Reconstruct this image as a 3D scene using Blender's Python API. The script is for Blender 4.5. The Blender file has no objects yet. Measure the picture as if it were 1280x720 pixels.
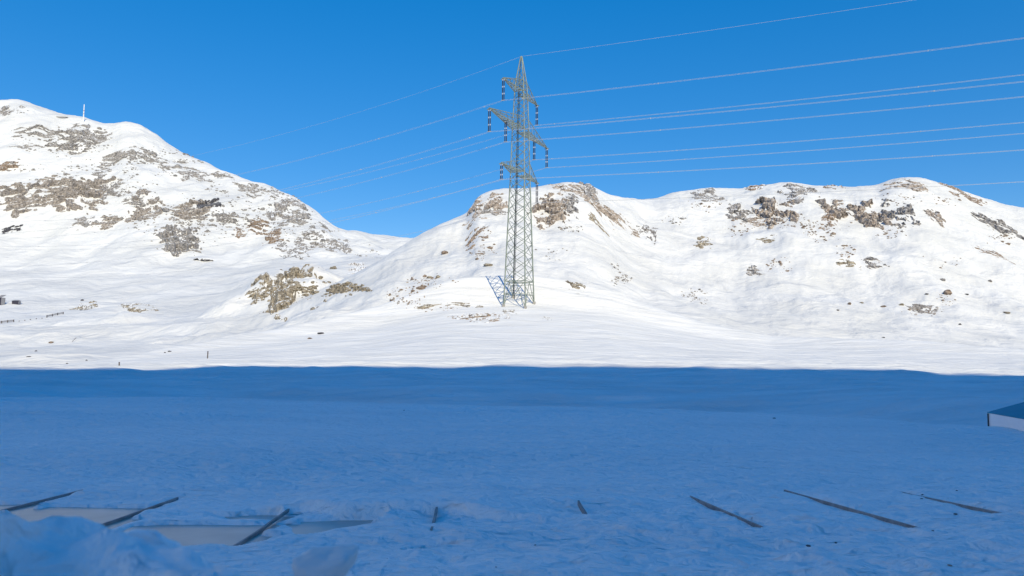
import bpy, bmesh, math, random
import numpy as np
from mathutils import Vector, Matrix
C = bpy.context.scene
rnd = random.Random(7)
R_ = math.radians
# ------------------------------------------------------------------ camera
FPX, PITCH, ROLL = 960.0, math.atan(80 / 960), R_(0.6)
cd = bpy.data.cameras.new('camera'); cam = bpy.data.objects.new('camera', cd); C.collection.objects.link(cam)
cd.sensor_width = 36.0; cd.lens = 36.0 * FPX / 1280; cd.clip_start = 0.05; cd.clip_end = 6000
cam.matrix_world = Matrix.Rotation(R_(90) + PITCH, 4, 'X') @ Matrix.Rotation(ROLL, 4, 'Z')
cd.dof.use_dof = True; cd.dof.focus_distance = 60.0; cd.dof.aperture_fstop = 5.6
C.camera = cam
# ------------------------------------------------------------------ sky, sun, exposure
SUN_AZ, SUN_EL = R_(20), R_(35)
w = bpy.data.worlds.new("World"); C.world = w; w.use_nodes = True
nt = w.node_tree; bg = nt.nodes['Background']
sky = nt.nodes.new('ShaderNodeTexSky'); sky.sky_type = 'NISHITA'; sky.sun_disc = False
sky.sun_elevation = SUN_EL; sky.sun_rotation = math.pi - SUN_AZ
sky.altitude = 2300; sky.air_density = 1.0; sky.dust_density = 0.0; sky.ozone_density = 3.0
hsv = nt.nodes.new('ShaderNodeHueSaturation'); hsv.inputs['Saturation'].default_value = 2.04; hsv.inputs['Hue'].default_value = 0.509
gam = nt.nodes.new('ShaderNodeGamma'); gam.inputs['Gamma'].default_value = 0.52; nt.links.new(sky.outputs[0], gam.inputs['Color']); nt.links.new(gam.outputs[0], hsv.inputs['Color']); nt.links.new(hsv.outputs[0], bg.inputs['Color'])
bg.inputs['Strength'].default_value = 0.15
sl = bpy.data.lights.new('sun', 'SUN'); so = bpy.data.objects.new('sun', sl); C.collection.objects.link(so)
sl.energy = 2.0; sl.angle = R_(0.5); sl.color = (1.0, 0.875, 0.61)
SD = Vector((-math.sin(SUN_AZ) * math.cos(SUN_EL), math.cos(SUN_AZ) * math.cos(SUN_EL), -math.sin(SUN_EL)))   # travel
so.rotation_euler = SD.to_track_quat('-Z', 'Y').to_euler(); so.location = (60, -150, 120)
C.view_settings.view_transform = 'Standard'; C.view_settings.look = 'None'
C.view_settings.exposure = 1.13; C.view_settings.gamma = 1.0; C.view_settings.use_curve_mapping = False
C.render.engine = 'CYCLES'; C.cycles.use_denoising = True; C.cycles.max_bounces = 6; C.cycles.diffuse_bounces = 4

# ------------------------------------------------------------------ helpers
def tag(o, label=None, cat=None, group=None, kind=None):
    for k, v in (('label', label), ('category', cat), ('group', group), ('kind', kind)):
        if v: o[k] = v
    return o
def empty(name, loc=(0, 0, 0), rz=0.0):
    o = bpy.data.objects.new(name, None); C.collection.objects.link(o); o.location = loc; o.rotation_euler = (0, 0, rz)
    o.empty_display_size = 0.2
    return o
def npmesh(name, V, F, mats, parent=None, smooth=True, midx=None):
    V = np.asarray(V, np.float32); F = np.asarray(F, np.int32); n, k = F.shape
    me = bpy.data.meshes.new(name); me.vertices.add(len(V)); me.vertices.foreach_set('co', V.ravel())
    me.loops.add(n * k); me.loops.foreach_set('vertex_index', F.ravel()); me.polygons.add(n)
    me.polygons.foreach_set('loop_start', np.arange(0, n * k, k, dtype=np.int32))
    me.polygons.foreach_set('loop_total', np.full(n, k, np.int32))
    me.polygons.foreach_set('use_smooth', np.full(n, smooth, bool))
    for m in (mats if isinstance(mats, (list, tuple)) else [mats]): me.materials.append(m)
    if midx is not None: me.polygons.foreach_set('material_index', np.asarray(midx, np.int32))
    me.update(calc_edges=True); me.validate()
    o = bpy.data.objects.new(name, me); C.collection.objects.link(o); o.parent = parent
    return o
class MB:
    """collects boxes, bars and rods into one mesh object"""
    def __init__(s): s.bm = bmesh.new(); s.mi = 0
    def _fin(s, verts):
        for f in {f for v in verts for f in v.link_faces}: f.material_index = s.mi
    def bar(s, a, b, w_, h_=None):
        a, b = Vector(a), Vector(b); d = b - a; L = d.length
        if L < 1e-6: return
        q = d.to_track_quat('Z', 'Y').to_matrix().to_4x4()
        m = Matrix.Translation((a + b) / 2) @ q @ Matrix.Diagonal((w_, h_ or w_, L, 1))
        s._fin(bmesh.ops.create_cube(s.bm, size=1, matrix=m)['verts'])
    def rod(s, a, b, r, r2=None, seg=8):
        a, b = Vector(a), Vector(b); d = b - a
        m = Matrix.Translation((a + b) / 2) @ d.to_track_quat('Z', 'Y').to_matrix().to_4x4()
        s._fin(bmesh.ops.create_cone(s.bm, cap_ends=True, segments=seg, radius1=r, radius2=r if r2 is None else r2, depth=d.length, matrix=m)['verts'])
    def box(s, c, size, m=None):
        mm = (m or Matrix.Identity(4)) @ Matrix.Translation(c) @ Matrix.Diagonal((*size, 1))
        s._fin(bmesh.ops.create_cube(s.bm, size=1, matrix=mm)['verts'])
    def poly(s, pts):
        vs = [s.bm.verts.new(p) for p in pts]; f = s.bm.faces.new(vs); f.material_index = s.mi
    def build(s, name, mats, parent=None, bevel=0):
        if bevel: bmesh.ops.bevel(s.bm, geom=s.bm.edges[:], offset=bevel, segments=1, affect='EDGES')
        me = bpy.data.meshes.new(name); s.bm.to_mesh(me); s.bm.free()
        for m in (mats if isinstance(mats, (list, tuple)) else [mats]): me.materials.append(m)
        o = bpy.data.objects.new(name, me); C.collection.objects.link(o); o.parent = parent
        return o
# ---- noise
_g = np.random.RandomState(3); _perm = np.concatenate([_g.permutation(256)] * 2); _th = _g.rand(256) * 6.28318
_gx, _gy = np.cos(_th), np.sin(_th)
def perlin(x, y, seed=0):
    x = np.asarray(x, float) + seed * 17.37; y = np.asarray(y, float) + seed * 9.71
    xi = np.floor(x).astype(int); yi = np.floor(y).astype(int); fx = x - xi; fy = y - yi
    xi &= 255; yi &= 255
    def gr(i, j, dx, dy):
        h = _perm[_perm[i & 255] + (j & 255)]
        return _gx[h] * dx + _gy[h] * dy
    u = fx * fx * fx * (fx * (fx * 6 - 15) + 10); v = fy * fy * fy * (fy * (fy * 6 - 15) + 10)
    a = gr(xi, yi, fx, fy); b = gr(xi + 1, yi, fx - 1, fy); c = gr(xi, yi + 1, fx, fy - 1); d = gr(xi + 1, yi + 1, fx - 1, fy - 1)
    return (a + (b - a) * u + (c - a) * v + (a - b - c + d) * u * v) * 1.5
def fbm(x, y, octv=4, seed=0, gain=0.5):
    s = 0; amp = 1
    for i in range(octv):
        s = s + amp * perlin(x, y, seed + i * 3.1); x = x * 2.03; y = y * 2.03; amp *= gain
    return s
def ridged(x, y, octv=4, seed=0):
    s = 0; amp = 1
    for i in range(octv):
        s = s + amp * (1 - np.abs(perlin(x, y, seed + i * 3.1)) * 2); x = x * 2.03; y = y * 2.03; amp *= 0.5
    return s
def sstep(a, b, x):
    t = np.clip((x - a) / (b - a), 0, 1); return t * t * (3 - 2 * t)
# ---- photo directions: pixel (of 1280 x 720) -> slopes a = x/y, b = z/y as seen from the camera at the origin
def pix(u, v):
    dx = np.asarray(u, float) - 640; dy = 360 - np.asarray(v, float)
    X = dx * math.cos(ROLL) - dy * math.sin(ROLL); Y = dx * math.sin(ROLL) + dy * math.cos(ROLL)
    f = FPX * math.cos(PITCH) - Y * math.sin(PITCH); z = FPX * math.sin(PITCH) + Y * math.cos(PITCH)
    return X / f, z / f
def curve(pts):
    p = np.array(pts, float); us = np.linspace(p[0, 0], p[-1, 0], 900)
    a, b = pix(us, np.interp(us, p[:, 0], p[:, 1]))
    k = np.exp(-np.linspace(-2, 2, 13) ** 2); k /= k.sum()
    b = np.convolve(np.pad(b, 6, mode='edge'), k, mode='valid')
    return lambda q: np.interp(q, a, b)
def dcurve(pts):
    p = np.array(pts, float); us = np.linspace(p[0, 0], p[-1, 0], 900); ds = np.interp(us, p[:, 0], p[:, 1])
    a, _ = pix(us, np.full(900, 400.0))
    k = np.exp(-np.linspace(-2, 2, 61) ** 2); k /= k.sum()
    ds = np.convolve(np.pad(ds, 30, mode='edge'), k, mode='valid')
    return lambda q: np.interp(q, a, ds)
def pchip(Y, KY, KZ):
    n = len(KY); Y = np.asarray(Y, float)
    KY = [np.broadcast_to(k, Y.shape) for k in KY]; KZ = [np.broadcast_to(k, Y.shape) for k in KZ]
    h = [KY[i + 1] - KY[i] for i in range(n - 1)]; d = [(KZ[i + 1] - KZ[i]) / h[i] for i in range(n - 1)]
    m = [d[0]]
    for i in range(1, n - 1):
        pr = d[i - 1] * d[i]; w1 = 2 * h[i] + h[i - 1]; w2 = h[i] + 2 * h[i - 1]
        with np.errstate(divide='ignore', invalid='ignore'):
            mm = (w1 + w2) / (w1 / d[i - 1] + w2 / d[i])
        m.append(np.where(pr > 0, mm, 0.0))
    m.append(d[-1])
    out = KZ[0] + (Y - KY[0]) * d[0]
    for i in range(n - 1):
        t = np.clip((Y - KY[i]) / h[i], 0, 1); t2 = t * t; t3 = t2 * t
        v = (2 * t3 - 3 * t2 + 1) * KZ[i] + (t3 - 2 * t2 + t) * h[i] * m[i] + (-2 * t3 + 3 * t2) * KZ[i + 1] + (t3 - t2) * h[i] * m[i + 1]
        out = np.where(Y >= KY[i], v, out)
    return np.where(Y > KY[-1], KZ[-1], out)

# ------------------------------------------------------------------ the land
HC = 2.0
AR, BR = [float(q) for q in pix(590, 503)]
def roof_z(x, y): return -HC + BR * (AR * x + y) / (1 + AR * AR)
def fwd(x, y): return (AR * x + y) / math.sqrt(1 + AR * AR)
def lat(x, y): return (x - AR * y) / math.sqrt(1 + AR * AR)
def on_roof(u, v):
    a, b = pix(u, v); y = -HC / (b - BR * (AR * a + 1) / (1 + AR * AR)); return a * y, y
def on_roof_fl(u, v):
    x, y = on_roof(u, v); return fwd(x, y), lat(x, y)
Z_FIELD = -3.15
c_crest = curve([(-400, 492), (0, 498), (250, 497), (500, 505), (750, 511), (1000, 518), (1236, 531), (1280, 533), (1700, 545)])
c_edge = curve([(-400, 457), (0, 459), (850, 459), (1000, 460), (1120, 462), (1180, 466), (1280, 467), (1700, 474)])
c_fr = curve([(-400, 452), (0, 459), (60, 457), (100, 453), (150, 446), (200, 437), (250, 428), (300, 419), (350, 410), (400, 399), (470, 384), (520, 365), (560, 350), (590, 345.5), (620, 344), (645, 343), (670, 345),
              (700, 349), (760, 362), (800, 378), (870, 400), (920, 412), (960, 420), (1000, 422), (1130, 425), (1200, 430), (1280, 437), (1700, 450)])
d_fr = dcurve([(-400, 100), (0, 106), (150, 116), (300, 140), (470, 156), (560, 163), (600, 165), (700, 166), (800, 160), (960, 150), (1130, 140), (1280, 130), (1700, 120)])
SKY_R = [(-400, 420), (300, 400), (380, 372), (430, 349), (460, 334), (480, 321), (500, 309), (515, 300), (530, 290), (550, 280), (570, 272), (587, 267), (592, 250), (600, 244), (612, 240), (640, 236), (662, 234), (680, 231), (700, 228),
         (714, 228), (735, 231), (748, 235), (758, 241), (768, 246), (785, 248), (805, 251), (820, 250), (830, 247), (850, 243), (870, 240), (890, 237), (915, 237), (940, 235), (960, 232), (985, 229), (1005, 230), (1020, 233), (1045, 235), (1075, 234), (1095, 234),
         (1112, 228), (1125, 225), (1145, 224), (1160, 226), (1180, 232), (1200, 240), (1225, 248), (1250, 256), (1280, 263), (1400, 285), (1700, 300)]
c_rc = curve(SKY_R)
d_rc = dcurve([(-400, 280), (440, 285), (515, 305), (590, 325), (640, 330), (700, 340), (760, 355), (800, 400), (900, 425), (1000, 410), (1140, 420), (1280, 430), (1700, 450)])
SKY_L = [(-400, 150), (-200, 122), (0, 129), (18, 128), (35, 132), (60, 142), (85, 149), (100, 151), (115, 156), (128, 160), (145, 160), (158, 157), (172, 160), (185, 167), (200, 175), (225, 189), (245, 200), (260, 206), (285, 216), (305, 225), (325, 233), (345, 239),
         (370, 251), (390, 262), (402, 270), (415, 282), (427, 290), (435, 291), (448, 290), (458, 293), (470, 296), (490, 299), (510, 301), (560, 303), (700, 310), (1200, 330), (1700, 330)]
c_lc = curve(SKY_L)
d_lc = dcurve([(-400, 960), (0, 950), (200, 900), (430, 740), (520, 900), (700, 1000), (1700, 1000)])
c_l2 = curve([(-400, 452), (0, 446), (200, 441), (400, 438), (1700, 440)])
c_l3 = curve([(-400, 420), (0, 409), (200, 407), (300, 400), (350, 392), (450, 372), (520, 368), (1700, 400)])
c_l4 = curve([(-400, 385), (0, 374), (200, 372), (280, 365), (340, 346), (420, 335), (520, 330), (1700, 370)])
c_l5 = curve([(-400, 322), (0, 315), (200, 318), (320, 322), (430, 319), (520, 318), (1700, 340)])
BUMPS = [(362, 312, 14.0, 28, 36), (415, 300, 7.0, 20, 26), (310, 300, 4.0, 20, 20), (172, 330, 3.6, 26, 18), (105, 322, 3.0, 20, 16), (55, 196, 3.2, 15, 14), (175, 400, 3.5, 16, 16)]
def smax(a, b, k):
    h = np.clip(0.5 + 0.5 * (a - b) / k, 0, 1); return b + (a - b) * h + k * h * (1 - h)

# --- snow lying on the roof: bare patches (photo outlines), a drift lip, the battens
PATCH = [[(-40, 631.5), (58, 630.5), (62, 631), (20, 640.5), (-60, 650)], [(30, 641), (62, 634), (120, 635), (203, 636), (198, 637), (133, 658), (20, 690), (-60, 680)],
         [(168, 658), (212, 656), (346, 657.5), (308, 677), (250, 679), (180, 681), (100, 690)], [(378, 653), (430, 650.5), (480, 650), (462, 655), (435, 660), (385, 666)],
         [(300, 645), (345, 644), (350, 646), (310, 647.5)]]
PATCH_FL = [np.array([on_roof_fl(u, v) for u, v in p]) for p in PATCH]
LIP = np.array([on_roof_fl(u, v) for u, v in [(290, 648), (330, 648), (372, 644), (400, 647), (430, 651), (500, 650.5), (560, 650), (610, 655), (660, 659), (740, 661)]])
BAT = [((18, 640), (88, 617.5)), ((134, 656.5), (219, 627.5)), ((306, 678), (380, 632)), ((541, 663), (547, 645)), ((733, 653), (724, 643)), ((945, 664), (865, 627)), ((1135, 666), (988, 619)), ((1285, 657), (1113, 617))]
BAT_FL = [(on_roof_fl(*p), on_roof_fl(*q)) for p, q in BAT]
def poly_sd(fx, lx, P):
    n = len(P); best = np.full(fx.shape, 1e9); ins = np.zeros(fx.shape, bool)
    for i in range(n):
        a, b = P[i], P[(i + 1) % n]; e = b - a
        t = np.clip(((fx - a[0]) * e[0] + (lx - a[1]) * e[1]) / (e @ e + 1e-12), 0, 1)
        best = np.minimum(best, np.hypot(fx - a[0] - t * e[0], lx - a[1] - t * e[1]))
        c = ((a[1] > lx) != (b[1] > lx))
        with np.errstate(divide='ignore', invalid='ignore'):
            xi = (b[0] - a[0]) * (lx - a[1]) / (b[1] - a[1]) + a[0]
        ins ^= c & (fx < xi)
    return np.where(ins, -best, best)
def snow_cover(x, y):
    """snow depth on the roof (m)"""
    F_, L_ = fwd(x, y), lat(x, y)
    T = 0.06 + 0.055 * sstep(-2.2, 0.5, L_) + 0.022 * fbm(L_ * 0.55, F_ * 0.9, 3, 11)
    # drifts in front of the lip
    T = T + 0.07 * sstep(0.0, 0.7, perlin(L_ * 0.28, F_ * 1.15, 5)) * sstep(8.5, 10, F_)
    o = np.argsort(LIP[:, 1]); f0 = np.interp(L_, LIP[o, 1], LIP[o, 0]) + 0.10 * perlin(L_ * 1.3, L_ * 0 + 3.3, 2)
    amp = 0.20 * sstep(LIP[o[0], 1], LIP[o[0], 1] + 1.2, L_) * (1 - sstep(LIP[o[-1], 1] - 2.0, LIP[o[-1], 1], L_))
    s = F_ - f0
    T = T + amp * sstep(-0.02, 0.30, s) * (1 - 0.7 * sstep(0.5, 4.0, s))
    # battens surface where the snow thins
    for (f1, l1), (f2, l2) in BAT_FL:
        lm = 0.5 * (l1 + l2)
        along = sstep(f1 - (0.25 if lm > -2 else 0.7), f1 + (0.1 if lm > -2 else -.3), F_) * (1 - sstep(f2 - 0.1, f2 + 0.4, F_))
        wgt = along * np.exp(-((L_ - lm) / (0.13 if lm < -2 else 0.24)) ** 2) * (1 - amp / 0.20 * sstep(-0.1, 0.15, s))
        T = T * (1 - wgt) + wgt * ((0.012 if lm < -2 else 0.058) + 0.026 * perlin(F_ * 0.8, F_ * 0 + lm * 3.7, 8))
    near = (F_ < 19) & (L_ < 2)
    if near.any():
        f_, l_ = F_[near], L_[near]; tt = T[near]
        wob = 0.025 * fbm(l_ * 1.6, f_ * 1.6, 3, 21)
        for P in PATCH_FL:
            sd = poly_sd(f_, l_, P) + wob
            back = f_ > P[:, 0].mean()
            k = np.where(back, sstep(-0.01, 0.10, sd), sstep(0.0, 0.7, sd))
            tt = (tt + 0.03) * k - 0.03
        T[near] = tt
    return T
def H(x, y, comp=False):
    x = np.atleast_1d(np.asarray(x, float)); y = np.atleast_1d(np.asarray(y, float))
    a = np.clip(x / np.maximum(y, 3.0), -4, 4); rr = np.hypot(x, y)
    # near field
    zr = roof_z(x, y); F_ = fwd(x, y)
    zf = Z_FIELD + 0.10 * fbm(x * 0.05, y * 0.08, 2, 1)
    k = sstep(15.5, 21.5, F_)
    near = zr * (1 - k) + zf * k
    cov = np.zeros_like(near); m = F_ < 23
    if m.any(): cov[m] = snow_cover(x[m], y[m])
    rip = 0.062 * fbm(x * 1.1 + 0.35 * y, y * 1.5, 4, 4) + 0.02 * perlin(x * 2.2 + 1.0 * y, y * 3.6, 9) + 0.045 * (ridged(x * 0.6 + 0.35 * y, y * 1.0, 3, 17) - 0.9) + 0.05 * fbm(x * 0.35, y * 0.5, 2, 18)
    rip = rip * (1 - 0.5 * sstep(17, 26, y)) + 0.11 * sstep(0.0, 0.22, perlin(x * 0.035 + 0.02 * y, y * 0.20, 23)) * sstep(17, 22, y)
    rip = rip - 0.07 * sstep(0.15, 0.75, perlin(x * 0.75 + .2 * y, y * 1.5, 19)) * (1 - sstep(10.5, 12.5, y))
    rip = rip * (0.45 + 0.55 * sstep(-0.2, 0.5, perlin(x * 0.11, y * 0.16, 14)))
    onr = m & (F_ < 17); L2 = lat(x, y)
    tot = np.where(onr, np.where((cov > 0.088) | ((L2 < -1.5) & (cov > 0.04)), np.maximum(cov + rip * np.where(L2 < -1.0, 0.6, 1.0), 0.05), cov), cov + rip)
    near = near + np.where(onr, tot, cov * (1 - sstep(17, 22, F_)) + rip) + 0.03 * fbm(x * 0.22, y * 0.5, 3, 6)
    # front slope up to the knoll of the pylon
    yc = np.clip(Z_FIELD / np.minimum(c_crest(a), -0.02), 24, 58)
    yf = d_fr(a); ze = c_edge(a) * 75.0; zF = c_fr(a) * yf; ym = 75 + 0.84 * (yf - 75)
    bm_ = c_edge(a) - (c_edge(a) - c_fr(a)) * 0.66
    zq = bm_ * ym + (zF - bm_ * ym) * np.clip(1 - 5.0 / np.maximum(yf - ym, 6.0), 0, 1) * 0.985
    fr = pchip(y, [yc, yc + 6, yc + 12, 76, ym, yf - 5.0, yf, yf + 8, yf + 26, yf + 110, 3000], [Z_FIELD, -4.1, -2.80 + 0.25 * perlin(x * 0.05, y * 0.02, 36), ze, bm_ * ym, zq, zF, zF - 2.6, zF - 9, np.minimum(zF - 10, -6.0), -60.0])
    fr = fr + (0.10 * fbm(x * 0.09 + 0.02 * y, y * 0.16, 4, 31) * sstep(yc + 2, yc + 14, y) + 0.35 * fbm(x * 0.03, y * 0.05, 4, 32) * sstep(78, 110, y) * (1 - 0.7 * sstep(yf - 25, yf - 5, y)))
    fr = fr + (0.07 * fbm(x * 0.22 + 0.10 * y, y * 0.75, 3, 33) + 0.26 * np.maximum(ridged(x * 0.045 + .05 * y, y * .22, 3, 44) - 1.0, -.4)) * sstep(yc, yc + 6, y) * (1 - 0.6 * sstep(78, 100, y))
    z = np.where(y < yc, near, near * 0 + fr + (near - Z_FIELD) * (1 - sstep(yc, yc + 6, y)) * 0.8)
    bl = sstep(yc - 4, yc, y); z = np.where(y < yc, near * (1 - 0.2 * bl) + Z_FIELD * 0.2 * bl, z)
    # right hill
    yr = d_rc(a); zc = c_rc(a) * yr; yfoot = np.maximum(yf + 30, 205.0)
    zfoot = np.minimum(c_fr(a), c_rc(a)) * yfoot * 0.8 - 3
    hh = zc - zfoot; L = yr - yfoot
    right = pchip(y, [yfoot - 60, yfoot, yfoot + .3 * L, yfoot + .6 * L, yfoot + .85 * L, yr, yr + 70, yr + 260, 3000],
                  [zfoot - 14, zfoot, zfoot + .2 * hh, zfoot + .53 * hh, zfoot + .88 * hh, zc, zc - 10, zc - 70, -80.0])
    kk = sstep(yfoot, yfoot + 0.35 * L, y) * (1 - 0.75 * sstep(yr - 40, yr, y))
    right = right + kk * (3.4 * fbm(x * 0.018, y * 0.018, 3, 41) + 1.3 * fbm(x * 0.07, y * 0.05, 4, 42)) + 0.16 * fbm(x * 0.25, y * 0.12, 3, 43)
    # left mountain
    yl = d_lc(a); zl = c_lc(a) * yl
    left = pchip(y, [150, 220, 330, 450, 600, 600 + 0.5 * (yl - 600), yl, yl + 120, yl + 500, 4000],
                 [c_l2(a) * 220 - 6, c_l2(a) * 220, c_l3(a) * 330, c_l4(a) * 450, c_l5(a) * 600, c_l5(a) * 600 + 0.56 * (zl - c_l5(a) * 600), zl, zl - 20, zl - 160, -150.0])
    kk = sstep(480, 640, y) * (1 - 0.8 * sstep(yl - 90, yl, y))
    left = left + kk * (6.0 * fbm(x * 0.009, y * 0.008, 3, 51) + 2.8 * (ridged(x * 0.02, y * 0.015, 3, 52) - 1)) + (0.9 * fbm(x * 0.05, y * 0.04, 4, 53) + 2.0 * fbm(x * 0.014, y * 0.012, 2, 54)) * sstep(200, 400, y)
    for (u, d, hgt, rx, ry) in BUMPS:
        aa, _ = pix(u, 380.0); dx = (x - aa * d) / rx; dy = (y - d) / ry
        left = left + hgt * np.exp(-(dx * dx + dy * dy)) * (1 + 0.25 * fbm(x * 0.06, y * 0.06, 3, 61))
    zz = smax(smax(z, right, 2.0), left, 2.0); zz = np.where(y < 100, z, zz)
    if comp:
        cp = np.where(y < yc + 4, 3, np.where((left > right) & (left > z), 2, np.where(right > z, 1, 0)))
        return zz, np.where((y < 100) & (cp != 3), 0, cp)
    return zz
def ground(u, v):
    """the point of the land seen at a photo pixel (from the finished land grid)"""
    a, b = [float(q) for q in pix(u, v)]
    j = int(np.clip(np.searchsorted(A, a) - 1, 0, len(A) - 2)); t = (a - A[j]) / (A[j + 1] - A[j])
    zc_ = ZG[:, j] * (1 - t) + ZG[:, j + 1] * t; g = zc_ - b * YR
    if (g >= 0).any():
        i = int(np.argmax(g >= 0))
        if i > 0: k = -g[i - 1] / (g[i] - g[i - 1]); y = YR[i - 1] + k * (YR[i] - YR[i - 1])
        else: y = YR[0]
    else: y = YR[int(np.argmax(np.where(YR > 200, zc_ / YR, -9)))]
    return a * y, float(y), float(np.interp(y, YR, zc_))
def nrm(x, y, e=0.3):
    gx = (H(x + e, y) - H(x - e, y)) / (2 * e); gy = (H(x, y + e) - H(x, y - e)) / (2 * e)
    n = np.stack([-gx, -gy, np.ones_like(gx)], -1); return n / np.linalg.norm(n, axis=-1, keepdims=True)

# ------------------------------------------------------------------ materials
def new_mat(name):
    m = bpy.data.materials.new(name); m.use_nodes = True; t = m.node_tree
    return m, t, t.nodes['Principled BSDF'], (lambda k: t.nodes.new('ShaderNode' + k)), t.links.new
def plain(name, col, rough=0.6, metal=0.0, var=0.15, scale=3.0, bump=0.0):
    m, t, p, N, K = new_mat(name); tc = N('TexCoord'); n = N('TexNoise'); n.inputs['Scale'].default_value = scale; n.inputs['Detail'].default_value = 6
    K(tc.outputs['Object'], n.inputs['Vector']); r = N('ValToRGB'); K(n.outputs['Fac'], r.inputs['Fac'])
    r.color_ramp.elements[0].position = 0.3; r.color_ramp.elements[1].position = 0.7
    r.color_ramp.elements[0].color = (*[c * (1 - var) for c in col], 1); r.color_ramp.elements[1].color = (*[min(1, c * (1 + var)) for c in col], 1)
    K(r.outputs['Color'], p.inputs['Base Color']); p.inputs['Roughness'].default_value = rough; p.inputs['Metallic'].default_value = metal
    if bump:
        b = N('Bump'); b.inputs['Strength'].default_value = bump; b.inputs['Distance'].default_value = 0.05; K(n.outputs['Fac'], b.inputs['Height']); K(b.outputs[0], p.inputs['Normal'])
    return m
def snow_mat(name, layers, colvar=(0.80, 0.88), colscale=(0.08, 0.5)):
    """layers: (scale xyz, detail, bump distance)"""
    m, t, p, N, K = new_mat(name); tc = N('TexCoord'); prev = None
    for sc, det, dist, stren in layers:
        mp = N('Mapping'); mp.inputs['Scale'].default_value = sc; mp.inputs['Rotation'].default_value = (0, 0, 0.22); K(tc.outputs['Object'], mp.inputs['Vector'])
        n = N('TexNoise'); n.inputs['Detail'].default_value = det; n.inputs['Scale'].default_value = 1; n.inputs['Distortion'].default_value = 0.4; K(mp.outputs[0], n.inputs['Vector'])
        b = N('Bump'); b.inputs['Strength'].default_value = stren; b.inputs['Distance'].default_value = dist; K(n.outputs['Fac'], b.inputs['Height'])
        if prev: K(prev.outputs[0], b.inputs['Normal'])
        prev = b
    K(prev.outputs[0], p.inputs['Normal'])
    mp = N('Mapping'); mp.inputs['Scale'].default_value = (colscale[0], colscale[1], colscale[0]); K(tc.outputs['Object'], mp.inputs['Vector'])
    n = N('TexNoise'); n.inputs['Scale'].default_value = 1; n.inputs['Detail'].default_value = 5; K(mp.outputs[0], n.inputs['Vector'])
    r = N('ValToRGB'); K(n.outputs['Fac'], r.inputs['Fac']); r.color_ramp.elements[0].position = 0.35; r.color_ramp.elements[1].position = 0.65
    lo, hi = colvar; r.color_ramp.elements[0].color = (lo, lo * 1.005, lo * 1.01, 1); r.color_ramp.elements[1].color = (hi, hi, hi, 1)
    K(r.outputs['Color'], p.inputs['Base Color']); p.inputs['Roughness'].default_value = 0.75; p.inputs['Specular IOR Level'].default_value = 0.2
    return m
M = {}
M['snow_near'] = snow_mat('wind_packed_snow', [((3.8, 5.0, 5), 4, 0.13, 0.9), ((1.6, 2.6, 2.2), 3, 0.19, 0.8), ((0.5, 1.0, 0.7), 3, 0.34, 0.7)], (0.86, 0.92))
M['snow_bank'] = snow_mat('heaped_snow', [((12, 12, 12), 4, 0.05, 0.8), ((4, 4, 4), 3, 0.12, 0.8)], (0.88, 0.92), (3, 3))
M['snow_slope'] = snow_mat('slope_snow', [((1.6, 3.2, 2), 6, 0.12, 0.9), ((0.3, 1.2, 0.6), 5, 0.32, 0.7), ((0.05, 0.2, 0.1), 4, 0.9, 0.5)], (0.74, 0.86), (0.10, 0.6))
M['snow_hill'] = snow_mat('hill_snow', [((0.5, 0.5, 0.9), 6, 0.28, 0.8), ((0.09, 0.09, 0.14), 5, 3.0, 0.8)], (0.66, 0.76), (0.05, 0.05))
M['snow_mountain'] = snow_mat('mountain_snow', [((0.2, 0.2, 0.3), 7, 0.75, 0.8), ((0.04, 0.04, 0.06), 5, 6.0, 0.8)], (0.67, 0.77), (0.025, 0.025))
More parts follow.
